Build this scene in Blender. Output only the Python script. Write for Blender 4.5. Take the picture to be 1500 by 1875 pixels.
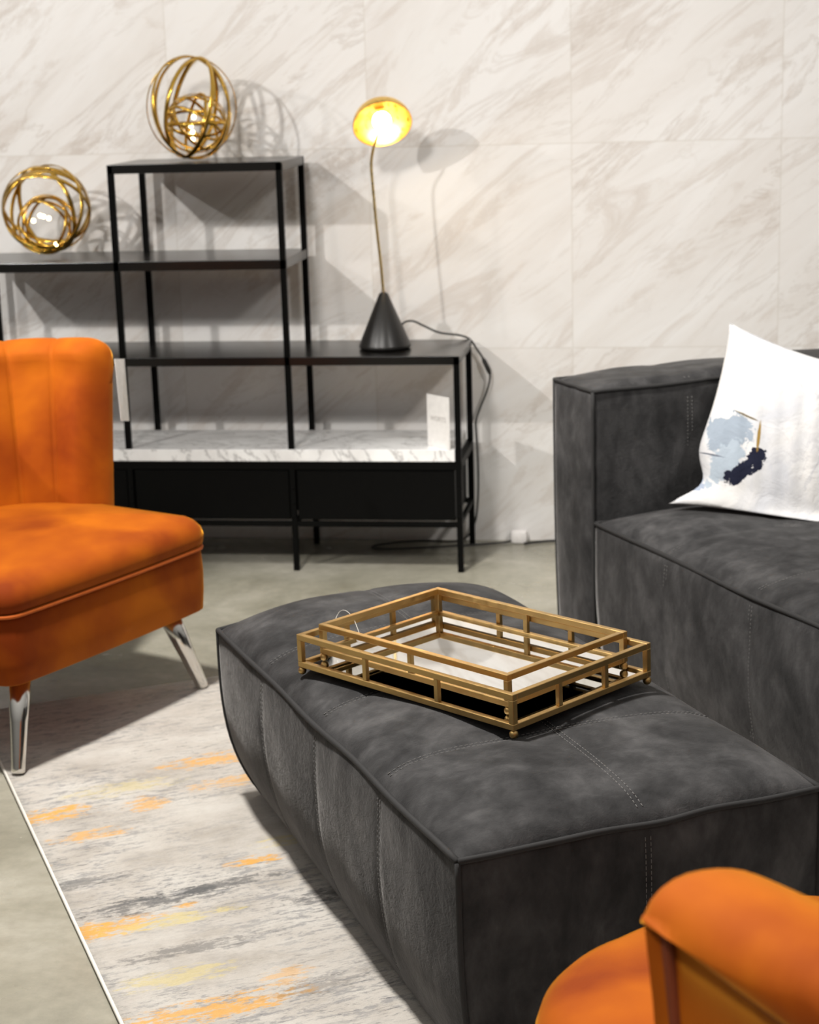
import bpy, bmesh, math, random
from mathutils import Vector, Matrix
from math import sin, cos, pi, radians, sqrt

random.seed(7)
sc = bpy.context.scene
C = sc.collection
for o in list(bpy.data.objects):
    bpy.data.objects.remove(o)

# ------------------------------------------------------------------ camera
FPX, PITCH, ROLL, YAW, CAMZ = 3275.2, .2412, -.0296, -.1498, 1.45
fw = Vector((sin(YAW)*cos(PITCH), cos(YAW)*cos(PITCH), -sin(PITCH)))
r0 = Vector((cos(YAW), -sin(YAW), 0)); u0 = r0.cross(fw)
rr = cos(ROLL)*r0 + sin(ROLL)*u0; uu = -sin(ROLL)*r0 + cos(ROLL)*u0
cd = bpy.data.cameras.new('camera'); cam = bpy.data.objects.new('camera', cd); C.objects.link(cam)
cam.matrix_world = Matrix(((rr.x, uu.x, -fw.x, 0), (rr.y, uu.y, -fw.y, 0), (rr.z, uu.z, -fw.z, CAMZ), (0, 0, 0, 1)))
cd.sensor_fit = 'VERTICAL'; cd.sensor_height = 36; cd.lens = FPX*36/1875
cd.clip_start = .05
cd.dof.use_dof = True; cd.dof.focus_distance = 2.75; cd.dof.aperture_fstop = 7.0
sc.camera = cam

# ------------------------------------------------------------------ world, lamps, exposure
sc.view_settings.view_transform = 'Standard'; sc.view_settings.look = 'None'
sc.view_settings.gamma = 1; sc.view_settings.use_curve_mapping = False
sc.view_settings.exposure = 0.12
w = bpy.data.worlds.new('store_light'); sc.world = w; w.use_nodes = True
nt = w.node_tree; bg = nt.nodes['Background']
tc = nt.nodes.new('ShaderNodeTexCoord'); sp = nt.nodes.new('ShaderNodeSeparateXYZ'); rp = nt.nodes.new('ShaderNodeValToRGB')
nt.links.new(tc.outputs['Generated'], sp.inputs[0]); nt.links.new(sp.outputs['Z'], rp.inputs[0]); nt.links.new(rp.outputs[0], bg.inputs[0])
rp.color_ramp.elements[0].position = 0.0; rp.color_ramp.elements[0].color = (.10, .093, .08, 1)
rp.color_ramp.elements[1].position = .75; rp.color_ramp.elements[1].color = (1.0, .97, .92, 1)
bg.inputs[1].default_value = .50

def lamp(name, loc, target, power, size, col=(1, .962, .915), spot=None, blend=.4):
    if spot:
        l = bpy.data.lights.new(name, 'SPOT'); l.spot_size = radians(spot); l.spot_blend = blend; l.shadow_soft_size = size
    else:
        l = bpy.data.lights.new(name, 'AREA'); l.shape = 'DISK'; l.size = size
    l.energy = power; l.color = col
    o = bpy.data.objects.new(name, l); C.objects.link(o); o.location = loc
    o.rotation_euler = (Vector(target)-Vector(loc)).to_track_quat('-Z', 'Y').to_euler()
    return o
lamp('spotlight', (-3.5, 1.3, 3.05), (-1.6, 5.4, .95), 310, .045, spot=48, blend=.7)
lamp('spotlight', (-4.4, 2.9, 2.9), (-1.4, 5.4, .8), 100, .05, spot=55, blend=1)
lamp('spotlight', (-1.3, 1.1, 3.1), (-.95, 5.4, 1.45), 270, .22, spot=58, blend=1)
lamp('spotlight', (1.9, 1.6, 3.3), (.95, 5.4, 1.25), 330, .20, spot=58, blend=1)
lamp('spotlight', (-1.25, 3.0, 3.5), (-.45, 2.95, .3), 700, .14, spot=76, blend=.35)
lamp('spotlight', (-.5, -.4, 2.7), (.25, 1.35, .6), 170, .10, spot=24, blend=.8)  # added fill from behind the camera, brightens the near chair's outer back
lamp('spotlight', (-.2, 1.9, 3.2), (.2, 1.6, .6), 25, .05, spot=55, blend=1)

# ------------------------------------------------------------------ node helpers
def newmat(name):
    m = bpy.data.materials.new(name); m.use_nodes = True
    return m, m.node_tree, m.node_tree.nodes['Principled BSDF']
def N(nt, typ, **kw):
    n = nt.nodes.new(typ)
    for k, v in kw.items():
        if k in n.inputs: n.inputs[k].default_value = v
        else: setattr(n, k, v)
    return n
def L(nt, a, b): nt.links.new(a, b)
def coords(nt, scale=(1, 1, 1), rot=(0, 0, 0), loc=(0, 0, 0)):
    t = N(nt, 'ShaderNodeTexCoord'); m = N(nt, 'ShaderNodeMapping')
    m.inputs['Scale'].default_value = scale; m.inputs['Rotation'].default_value = rot; m.inputs['Location'].default_value = loc
    L(nt, t.outputs['Object'], m.inputs[0]); return m.outputs[0]
def noise(nt, vec, scale, detail=4, rough=.55, dist=0):
    n = N(nt, 'ShaderNodeTexNoise'); n.inputs['Scale'].default_value = scale; n.inputs['Detail'].default_value = detail
    n.inputs['Roughness'].default_value = rough; n.inputs['Distortion'].default_value = dist
    L(nt, vec, n.inputs['Vector']); return n.outputs['Fac']
def ramp(nt, fac, stops):
    r = N(nt, 'ShaderNodeValToRGB'); L(nt, fac, r.inputs[0]); e = r.color_ramp.elements
    while len(e) < len(stops): e.new(.5)
    for i, (p, c) in enumerate(stops):
        e[i].position = p; e[i].color = (c, c, c, 1) if isinstance(c, (int, float)) else (*c, 1)
    return r.outputs[0]
def mix(nt, fac, a, b, mode='MIX'):
    m = N(nt, 'ShaderNodeMix'); m.data_type = 'RGBA'; m.blend_type = mode
    for s, v in ((0, fac), (6, a), (7, b)):
        if hasattr(v, 'node'): L(nt, v, m.inputs[s])
        elif s == 0: m.inputs[s].default_value = v
        else: m.inputs[s].default_value = (*v, 1)
    return m.outputs[2]
def math_(nt, op, a, b=None, c=None):
    m = N(nt, 'ShaderNodeMath', operation=op)
    for i, v in enumerate((a, b, c)):
        if v is None: continue
        if hasattr(v, 'node'): L(nt, v, m.inputs[i])
        else: m.inputs[i].default_value = v
    return m.outputs[0]
def bump(nt, b, h, strength=.3, dist=.01):
    n = N(nt, 'ShaderNodeBump'); n.inputs['Strength'].default_value = strength; n.inputs['Distance'].default_value = dist
    L(nt, h, n.inputs['Height']); L(nt, n.outputs[0], b.inputs['Normal'])
def plain(name, col, rough=.5, metal=0, **kw):
    m, nt, b = newmat(name)
    v = coords(nt); f = noise(nt, v, 60, 3)
    c = ramp(nt, f, [(.3, tuple(x*.93 for x in col)), (.7, tuple(min(1, x*1.05) for x in col))])
    L(nt, c, b.inputs['Base Color'])
    b.inputs['Roughness'].default_value = rough; b.inputs['Metallic'].default_value = metal
    for k, x in kw.items(): b.inputs[k.replace('_', ' ')].default_value = x
    return m

# ------------------------------------------------------------------ materials
def mat_wall():
    m, nt, b = newmat('marble_tile')
    TX, TZ, X0, Z0 = .6161, .6161, -.919, 1.229-1.2322
    t = N(nt, 'ShaderNodeTexCoord'); s = N(nt, 'ShaderNodeSeparateXYZ'); L(nt, t.outputs['Object'], s.inputs[0])
    u = math_(nt, 'DIVIDE', math_(nt, 'SUBTRACT', s.outputs['X'], X0), TX)
    v = math_(nt, 'DIVIDE', math_(nt, 'SUBTRACT', s.outputs['Z'], Z0), TZ)
    iu = math_(nt, 'FLOOR', u); iv = math_(nt, 'FLOOR', v)
    fu = math_(nt, 'FRACT', u); fv = math_(nt, 'FRACT', v)
    cb = N(nt, 'ShaderNodeCombineXYZ'); L(nt, iu, cb.inputs[0]); L(nt, iv, cb.inputs[1])
    wn = N(nt, 'ShaderNodeTexWhiteNoise'); wn.noise_dimensions = '2D'; L(nt, cb.outputs[0], wn.inputs['Vector'])
    off = N(nt, 'ShaderNodeVectorMath', operation='SCALE'); L(nt, wn.outputs['Color'], off.inputs[0]); off.inputs['Scale'].default_value = 23
    mp = N(nt, 'ShaderNodeMapping'); mp.inputs['Rotation'].default_value = (0, radians(37), 0)
    L(nt, t.outputs['Object'], mp.inputs[0])
    sc2 = N(nt, 'ShaderNodeMapping'); sc2.inputs['Scale'].default_value = (1.0, 1, 4.0); L(nt, mp.outputs[0], sc2.inputs[0])
    ad = N(nt, 'ShaderNodeVectorMath', operation='ADD'); L(nt, sc2.outputs[0], ad.inputs[0]); L(nt, off.outputs[0], ad.inputs[1])
    vec = ad.outputs[0]
    soft = ramp(nt, noise(nt, vec, 1.0, 7, .62, .9), [(.42, 0), (.64, 1)])
    band = ramp(nt, noise(nt, vec, 1.7, 10, .68, 1.3), [(.52, 0), (.60, .9), (.68, 0.1)])
    vn = noise(nt, vec, 1.15, 10, .66, 1.8)
    thin = ramp(nt, vn, [(.475, 0), (.5, 1), (.525, 0)])
    gate = ramp(nt, noise(nt, vec, .8, 3), [(.42, 0), (.62, 1)])
    c = mix(nt, soft, (.86, .845, .83), (.79, .76, .73))
    c = mix(nt, math_(nt, 'MULTIPLY', band, .55), c, (.62, .555, .50))
    c = mix(nt, math_(nt, 'MULTIPLY', math_(nt, 'MULTIPLY', thin, gate), .42), c, (.50, .435, .38))
    gu = math_(nt, 'MINIMUM', fu, math_(nt, 'SUBTRACT', 1, fu)); gv = math_(nt, 'MINIMUM', fv, math_(nt, 'SUBTRACT', 1, fv))
    g = ramp(nt, math_(nt, 'MINIMUM', gu, gv), [(.001, 1), (.0045, 0)])
    c = mix(nt, math_(nt, 'MULTIPLY', g, .5), c, (.62, .58, .52))
    L(nt, c, b.inputs['Base Color']); b.inputs['Roughness'].default_value = .38; b.inputs['Specular IOR Level'].default_value = .25
    return m
def mat_floor():
    m, nt, b = newmat('polished_concrete')
    v = coords(nt)
    a = ramp(nt, noise(nt, v, 2.2, 8, .62, .4), [(.32, (.21, .20, .152)), (.5, (.31, .295, .235)), (.68, (.42, .40, .335))])
    f = ramp(nt, noise(nt, v, 30, 6, .7), [(.3, .82), (.7, 1.0)])
    L(nt, mix(nt, 1.0, a, f, 'MULTIPLY'), b.inputs['Base Color'])
    L(nt, ramp(nt, noise(nt, v, 5, 4), [(.3, .16), (.7, .30)]), b.inputs['Roughness'])
    bump(nt, b, noise(nt, v, 90, 3), .04, .002)
    return m
def mat_suede():
    m, nt, b = newmat('grey_suede')
    v = coords(nt)
    # brushed patches of the nap: blotchy on top, drawn out down the sides
    vs = coords(nt, scale=(1, 1, .62))
    n1 = noise(nt, vs, 8.5, 5, .6, .5); n2 = noise(nt, vs, 26, 5, .62, .3)
    f = math_(nt, 'ADD', math_(nt, 'MULTIPLY', n1, .65), math_(nt, 'MULTIPLY', n2, .35))
    c = ramp(nt, f, [(.36, (.016, .0158, .0162)), (.47, (.030, .0295, .030)), (.56, (.048, .047, .0475)), (.68, (.080, .078, .078))])
    L(nt, c, b.inputs['Base Color']); b.inputs['Roughness'].default_value = .86
    b.inputs['Sheen Weight'].default_value = .34; b.inputs['Sheen Roughness'].default_value = .26; b.inputs['Sheen Tint'].default_value = (.62, .60, .58, 1)
    b.inputs['Specular IOR Level'].default_value = .22
    fine = noise(nt, v, 420, 3, .6); crease = noise(nt, v, 60, 4, .65, 1.5)
    h = math_(nt, 'ADD', math_(nt, 'MULTIPLY', fine, .35), crease)
    bump(nt, b, h, .30, .004)
    return m
def mat_velvet():
    m, nt, b = newmat('orange_velvet')
    v = coords(nt)
    n = noise(nt, v, 4.5, 4, .5, .3)
    c = ramp(nt, n, [(.34, (.20, .029, .0008)), (.5, (.30, .059, .0012)), (.66, (.40, .096, .002))])
    L(nt, c, b.inputs['Base Color']); b.inputs['Roughness'].default_value = .8
    b.inputs['Sheen Weight'].default_value = 1.0; b.inputs['Sheen Roughness'].default_value = .30; b.inputs['Sheen Tint'].default_value = (1, .45, .035, 1)
    b.inputs['Specular IOR Level'].default_value = .15
    bump(nt, b, noise(nt, v, 350, 2), .12, .002)
    return m
def mat_rug():
    m, nt, b = newmat('abstract_rug')
    # local x runs across the rug (direction of the weave streaks), local y along it
    st = coords(nt, scale=(1, 5.0, 1)); iso = coords(nt, scale=(1, 1.6, 1)); fi = coords(nt, scale=(1, 4, 1))
    base = ramp(nt, noise(nt, iso, 4.2, 8, .66), [(.30, (.36, .325, .28)), (.48, (.50, .465, .42)), (.68, (.59, .565, .52))])
    gate = ramp(nt, noise(nt, iso, 2.3, 4, .6, .5), [(.38, 0), (.55, 1)])
    grey = ramp(nt, math_(nt, 'ADD', math_(nt, 'MULTIPLY', noise(nt, st, 13, 8, .78), .7), math_(nt, 'MULTIPLY', noise(nt, iso, 70, 4, .7), .3)), [(.50, 0), (.56, 1)])
    c = mix(nt, math_(nt, 'MULTIPLY', math_(nt, 'MULTIPLY', grey, gate), .8), base, (.27, .265, .26))
    dk = ramp(nt, noise(nt, coords(nt, scale=(1, 6, 1), loc=(3, 1, 0)), 26, 7, .8), [(.575, 0), (.605, 1)])
    gate2 = ramp(nt, noise(nt, coords(nt, loc=(5, 2.2, 0)), 2.6, 3), [(.43, 0), (.55, 1)])
    c = mix(nt, math_(nt, 'MULTIPLY', math_(nt, 'MULTIPLY', dk, gate2), .8), c, (.13, .13, .13))
    # dyed orange and mustard patches with ragged edges
    t = N(nt, 'ShaderNodeTexCoord')
    nz = math_(nt, 'ADD', math_(nt, 'MULTIPLY', noise(nt, st, 15, 8, .75), .6), math_(nt, 'MULTIPLY', noise(nt, iso, 55, 5, .7), .4))
    def patch(px, py, rx, ry, col, amt, c):
        mp = N(nt, 'ShaderNodeMapping'); mp.vector_type = 'POINT'
        mp.inputs['Location'].default_value = (-px/rx, -py/ry, 0); mp.inputs['Scale'].default_value = (1/rx, 1/ry, 0)
        L(nt, t.outputs['Object'], mp.inputs[0])
        ln = N(nt, 'ShaderNodeVectorMath', operation='LENGTH'); L(nt, mp.outputs[0], ln.inputs[0])
        d = math_(nt, 'SUBTRACT', 1.0, ln.outputs['Value'])
        k = math_(nt, 'ADD', math_(nt, 'MULTIPLY', d, .15), nz)
        k = ramp(nt, k, [(.54, 0), (.61, 1)])
        inside = ramp(nt, d, [(0, 0), (.25, 1)])
        return mix(nt, math_(nt, 'MULTIPLY', math_(nt, 'MULTIPLY', k, inside), amt), c, col)
    OR = (.70, .37, .085); MU = (.60, .50, .22)
    for p in RUGP: c = patch(p[0], p[1], p[2], p[3], {'o': OR, 'm': MU, 'd': (.10, .10, .10)}[p[4]], p[5], c)
    fine = noise(nt, fi, 160, 3, .7)
    c = mix(nt, .35, c, ramp(nt, fine, [(.3, .55), (.7, 1.0)]), 'MULTIPLY')
    L(nt, c, b.inputs['Base Color']); b.inputs['Roughness'].default_value = .95; b.inputs['Specular IOR Level'].default_value = .1
    b.inputs['Sheen Weight'].default_value = .15
    bump(nt, b, fine, .5, .004)
    return m
RUG0 = Vector((-1.62, 3.80, 0)); RA = radians(29.6)     # far-left rug corner, turn of the rug
def rugxy(x, y):                                         # world -> rug local
    dx, dy = x-RUG0.x, y-RUG0.y
    return dx*cos(RA)+dy*sin(RA), -dx*sin(RA)+dy*cos(RA)
RUGP = []
for (x, y, rx, ry, k, a) in [(-1.245, 3.225, .13, .05, 'o', .95), (-.98, 3.55, .16, .05, 'o', .8), (-.90, 3.44, .15, .045, 'o', .6),
        (-1.06, 3.30, .06, .05, 'o', .7), (-1.13, 3.14, .10, .04, 'o', .7), (-.775, 3.05, .07, .03, 'o', .95), (-1.0, 2.74, .17, .05, 'o', .95),
        (-.86, 2.86, .03, .02, 'o', .9), (-.86, 2.80, .16, .03, 'm', .7), (-.80, 2.60, .14, .04, 'm', .6), (-.72, 2.50, .22, .05, 'o', .85),
        (-.62, 2.62, .06, .04, 'o', .5), (-.70, 3.17, .13, .04, 'm', .6), (-1.13, 3.38, .16, .05, 'm', .5), (-1.2, 2.98, .05, .025, 'o', .6),
        (-.93, 2.86, .20, .045, 'd', .75), (-.82, 2.94, .22, .03, 'd', .7), (-.60, 2.93, .16, .035, 'd', .7), (-1.08, 2.93, .14, .03, 'd', .6), (-.80, 2.70, .20, .035, 'd', .55), (-.55, 2.60, .14, .04, 'd', .4)]:
    lx, ly = rugxy(x, y); RUGP.append((lx, ly, rx, ry, k, a))
def mat_metal(name, col, rough, var=.12, sc_=30):
    m, nt, b = newmat(name); v = coords(nt)
    n = noise(nt, v, sc_, 5, .6)
    L(nt, ramp(nt, n, [(.3, tuple(x*(1-var) for x in col)), (.7, col)]), b.inputs['Base Color'])
    L(nt, ramp(nt, noise(nt, v, sc_*2, 4), [(.3, rough*.8), (.7, rough*1.25)]), b.inputs['Roughness'])
    b.inputs['Metallic'].default_value = 1
    return m
def mat_slab():
    m, nt, b = newmat('white_marble_slab')
    v = coords(nt, rot=(0, 0, radians(-35)), scale=(1, 3, 1))
    a = ramp(nt, noise(nt, v, 3, 6, .6, 1), [(.35, (.74, .73, .72)), (.6, (.90, .90, .89))])
    t = ramp(nt, noise(nt, v, 2.4, 9, .65, 2.5), [(.475, 0), (.5, 1), (.52, 0)])
    L(nt, mix(nt, math_(nt, 'MULTIPLY', t, .7), a, (.28, .27, .27)), b.inputs['Base Color'])
    b.inputs['Roughness'].default_value = .22
    return m
def mat_pillow():
    m, nt, b = newmat('printed_cotton')
    t = N(nt, 'ShaderNodeTexCoord'); v = coords(nt)
    c = ramp(nt, noise(nt, v, 4, 5, .6, .8), [(.36, (.52, .53, .56)), (.56, (.67, .66, .645))])
    def vein(scale, loc, amt, col, c, wdt=.012):
        f = ramp(nt, noise(nt, coords(nt, loc=loc), scale, 6, .6, 1.2), [(.5-wdt, 0), (.5, 1), (.5+wdt, 0)])
        g = ramp(nt, noise(nt, coords(nt, loc=(loc[1], loc[0], 1)), 3.5, 3), [(.48, 0), (.6, 1)])
        return mix(nt, math_(nt, 'MULTIPLY', math_(nt, 'MULTIPLY', f, g), amt), c, col)
    c = vein(2.6, (1, 4, 0), .7, (.25, .27, .33), c, .009); c = vein(3.1, (7, 2, 0), .4, (.42, .42, .45), c, .012)
    nz = noise(nt, v, 22, 6, .68, .6)
    def patch(px, py, rx, ry, rot, col, c, hard=.05, k=1.05):
        mp = N(nt, 'ShaderNodeMapping'); mp.vector_type = 'TEXTURE'
        mp.inputs['Location'].default_value = (px, py, 0); mp.inputs['Scale'].default_value = (rx, ry, 1e3); mp.inputs['Rotation'].default_value = (0, 0, radians(rot))
        L(nt, t.outputs['Object'], mp.inputs[0])
        ln = N(nt, 'ShaderNodeVectorMath', operation='LENGTH'); L(nt, mp.outputs[0], ln.inputs[0])
        d = math_(nt, 'ADD', ln.outputs['Value'], math_(nt, 'MULTIPLY', math_(nt, 'SUBTRACT', nz, .5), k*3))
        return mix(nt, ramp(nt, d, [(1-hard, 1), (1+hard, 0)]), c, col)
    c = patch(-.132, -.028, .055, .042, 10, (.30, .35, .41), c)
    c = patch(-.118, -.095, .034, .062, -25, (.38, .44, .50), c)
    c = patch(-.20, -.165, .035, .02, 0, (.32, .37, .46), c)
    c = patch(-.078, -.098, .020, .060, -38, (.012, .014, .03), c)
    c = patch(-.060, -.070, .026, .028, 0, (.012, .014, .03), c)
    c = patch(-.068, -.014, .0045, .040, 12, (.30, .19, .05), c, .3, .35)
    c = patch(-.108, .022, .035, .003, -8, (.16, .13, .08), c, .4, .35)
    c = patch(-.165, -.088, .040, .0022, 4, (.12, .13, .16), c, .4, .25)
    L(nt, c, b.inputs['Base Color']); b.inputs['Roughness'].default_value = .9; b.inputs['Specular IOR Level'].default_value = .15
    bump(nt, b, noise(nt, v, 18, 5, .6, .6), .35, .012)
    return m
M = {}
M['wall'] = mat_wall(); M['floor'] = mat_floor(); M['suede'] = mat_suede(); M['velvet'] = mat_velvet(); M['rug'] = mat_rug()
M['rugedge'] = plain('rug_binding', (.68, .65, .59), .9)
M['brass'] = mat_metal('antique_gold', (.60, .395, .155), .38)
M['gold'] = mat_metal('polished_gold', (.70, .43, .075), .20, .15)
M['rod'] = mat_metal('brushed_brass', (.80, .62, .28), .3)
M['shade'] = mat_metal('brass_shade', (.93, .62, .17), .30)
M['chrome'] = mat_metal('satin_steel', (.72, .70, .66), .14, .05)
M['mirror'] = mat_metal('mirror_glass', (.90, .90, .88), .015, .02)
M['black'] = plain('black_steel', (.003, .003, .0028), .45, 0, Specular_IOR_Level=.06)
M['blackwood'] = plain('black_stained_wood', (.006, .0055, .005), .22, 0, Specular_IOR_Level=.5)
M['cone'] = plain('black_lacquer', (.013, .012, .011), .34)
M['slab'] = mat_slab(); M['pillow'] = mat_pillow()
M['stitch'] = plain('grey_thread', (.13, .125, .12), .8)
M['welt'] = plain('dark_welt', (.016, .0155, .0155), .85)
M['vwelt'] = plain('shaded_velvet_welt', (.17, .028, .002), .85)
M['vpipe'] = plain('velvet_piping', (.50, .10, .004), .8)
M['card'] = plain('white_card', (.76, .74, .715), .7)
M['ink'] = plain('pale_grey_ink', (.50, .48, .46), .8)
M['darkink'] = plain('dark_ink', (.05, .05, .05), .8)
M['cable'] = plain('black_rubber', (.018, .017, .015), .5)
M['whiteplastic'] = plain('white_plastic', (.85, .82, .80), .4)
M['nylon'] = plain('clear_nylon', (.75, .72, .65), .3)
def emis(name, col, s):
    m, nt, b = newmat(name); b.inputs['Base Color'].default_value = (*col, 1)
    b.inputs['Emission Color'].default_value = (*col, 1); b.inputs['Emission Strength'].default_value = s
    return m
M['bulb'] = emis('lit_bulb', (1, .82, .52), 45); M['led'] = emis('lit_led', (1, .78, .36), 14)

# ------------------------------------------------------------------ mesh helpers
def obj(name, verts, faces, mat, parent=None, smooth=True):
    me = bpy.data.meshes.new(name); me.from_pydata([tuple(v) for v in verts], [], faces); me.update()
    o = bpy.data.objects.new(name, me); C.objects.link(o)
    if mat: me.materials.append(M[mat])
    if smooth: me.polygons.foreach_set('use_smooth', [True]*len(me.polygons))
    if parent: o.parent = parent
    return o
class MB:
    def __init__(s): s.v = []; s.f = []
    def add(s, v, f):
        n = len(s.v); s.v += [Vector(p) for p in v]; s.f += [[i+n for i in q] for q in f]
    def box(s, a, b, bev=0):
        bm = bmesh.new(); bmesh.ops.create_cube(bm, size=1)
        for v in bm.verts: v.co = Vector([(a[i]+b[i])/2+v.co[i]*(b[i]-a[i]) for i in range(3)])
        if bev: bmesh.ops.bevel(bm, geom=bm.edges[:], offset=bev, segments=2, affect='EDGES', profile=.6)
        s.bm(bm); return s
    def bm(s, bm):
        bm.verts.index_update(); s.add([v.co.copy() for v in bm.verts], [[v.index for v in f.verts] for f in bm.faces]); bm.free()
    def bar(s, p, q, w, h, up=Vector((0, 0, 1)), bev=.0008):
        p, q = Vector(p), Vector(q); d = (q-p); l = d.length; d.normalize()
        x = d.cross(up)
        if x.length < 1e-4: x = d.cross(Vector((1, 0, 0)))
        x.normalize(); z = x.cross(d)
        bm = bmesh.new(); bmesh.ops.create_cube(bm, size=1)
        for v in bm.verts: v.co = Vector((v.co.x*w, v.co.y*l, v.co.z*h))
        if bev: bmesh.ops.bevel(bm, geom=bm.edges[:], offset=bev, segments=1, affect='EDGES')
        mid = (p+q)/2
        for v in bm.verts: v.co = mid + x*v.co.x + d*v.co.y + z*v.co.z
        s.bm(bm); return s
    def tube(s, pts, r, n=8, closed=False, cap=True, flat=None):
        pts = [Vector(p) for p in pts]; m = len(pts); rs = r if isinstance(r, (list, tuple)) else [r]*m
        tang = []
        for i in range(m):
            a = pts[(i-1) % m] if (closed or i > 0) else pts[i]; b = pts[(i+1) % m] if (closed or i < m-1) else pts[i]
            tang.append((b-a).normalized())
        nrm = tang[0].orthogonal().normalized(); fr = []
        for i in range(m):
            nrm = (nrm - tang[i]*nrm.dot(tang[i])).normalized(); fr.append(nrm.copy())
        tw = 0
        if closed:
            e = (fr[-1]-tang[0]*fr[-1].dot(tang[0])).normalized()
            tw = math.atan2(tang[0].dot(e.cross(fr[0])), e.dot(fr[0]))
        V = []
        for i in range(m):
            b = tang[i].cross(fr[i]); ph = tw*i/m if closed else 0
            for k in range(n):
                a = 2*pi*k/n+ph; V.append(pts[i]+(fr[i]*cos(a)+b*sin(a))*rs[i])
        F = []
        for i in range(m if closed else m-1):
            j = (i+1) % m
            for k in range(n): F.append([i*n+k, i*n+(k+1) % n, j*n+(k+1) % n, j*n+k])
        if not closed and cap: F += [list(range(n))[::-1], list(range((m-1)*n, m*n))]
        s.add(V, F); return s
    def lathe(s, prof, n=40, mat=Matrix()):
        V = []; F = []; m = len(prof)
        for (r, z) in prof:
            for k in range(n): V.append(mat @ Vector((r*cos(2*pi*k/n), r*sin(2*pi*k/n), z)))
        for i in range(m-1):
            for k in range(n): F.append([i*n+k, i*n+(k+1) % n, (i+1)*n+(k+1) % n, (i+1)*n+k])
        s.add(V, F); return s
    def ball(s, c, r, n=16, sz=1):
        pr = [(max(1e-5, r*sin(pi*i/n)), -r*sz*cos(pi*i/n)) for i in range(n+1)]
        return s.lathe(pr, n*2, Matrix.Translation(Vector(c)))
    def build(s, name, mat, parent=None, smooth=True, auto=None):
        o = obj(name, s.v, s.f, mat, parent, smooth)
        if auto is not None: o.data.set_sharp_from_angle(angle=radians(auto))
        return o
def thing(name, label, cat, loc=(0, 0, 0), rotz=0, group=None):
    o = bpy.data.objects.new(name, None); C.objects.link(o); o.empty_display_size = .1
    o.location = loc; o.rotation_euler = (0, 0, rotz); o['label'] = label; o['category'] = cat
    if group: o['group'] = group
    return o
def tag(o, label, cat, group=None):
    o['label'] = label; o['category'] = cat
    if group: o['group'] = group
    return o
def recenter(o, loc, rotz=0):
    """give a one-mesh thing an origin at its base"""
    R_ = Matrix.Rotation(-rotz, 4, 'Z') @ Matrix.Translation(-Vector(loc)); o.data.transform(R_)
    o.location = loc; o.rotation_euler = (0, 0, rotz); return o
def smoothpts(pts, n=6):
    P = [Vector(p) for p in pts]; out = []
    for i in range(len(P)-1):
        a, b, c, d = P[max(i-1, 0)], P[i], P[i+1], P[min(i+2, len(P)-1)]
        for k in range(n):
            t = k/n; out.append(.5*((2*b)+(-a+c)*t+(2*a-5*b+4*c-d)*t*t+(-a+3*b-3*c+d)*t**3))
    out.append(P[-1]); return out

# ------------------------------------------------------------------ setting
WY = 5.4694
def struct(o): o['kind'] = 'structure'; return o
b = MB().box((-5, WY, 0), (4, WY+.12, 4.2)); struct(b.build('wall_back', 'wall', smooth=False))
b = MB().box((-5, -2.5, -.1), (4, WY+.12, 0)); struct(b.build('floor', 'floor', smooth=False))

# ------------------------------------------------------------------ rug
t = thing('area_rug', 'cream rug with grey streaks and orange patches under the ottoman', 'rug', RUG0, RA)
RW, RL = 2.05, 3.0
nx, ny = 60, 90; V = []; F = []
for j in range(ny+1):
    for i in range(nx+1):
        V.append((RW*i/nx, -RL*j/ny, .009+.0012*sin(i*1.7)*sin(j*.9)))
for j in range(ny):
    for i in range(nx): a = j*(nx+1)+i; F.append([a, a+nx+1, a+nx+2, a+1])
n0 = len(V); ring = [i for i in range(nx+1)]+[j*(nx+1)+nx for j in range(1, ny+1)]+[ny*(nx+1)+i for i in range(nx-1, -1, -1)]+[j*(nx+1) for j in range(ny-1, 0, -1)]
for q in ring: V.append((V[q][0], V[q][1], .0005))
for k in range(len(ring)): k2 = (k+1) % len(ring); F.append([ring[k], ring[k2], n0+k2, n0+k])
obj('pile', V, F, 'rug', t)
MB().tube([(0, 0, .006), (RW, 0, .006), (RW, -RL, .006), (0, -RL, .006)], .0042, 8, True).build('edge_binding', 'rugedge', t)

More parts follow.
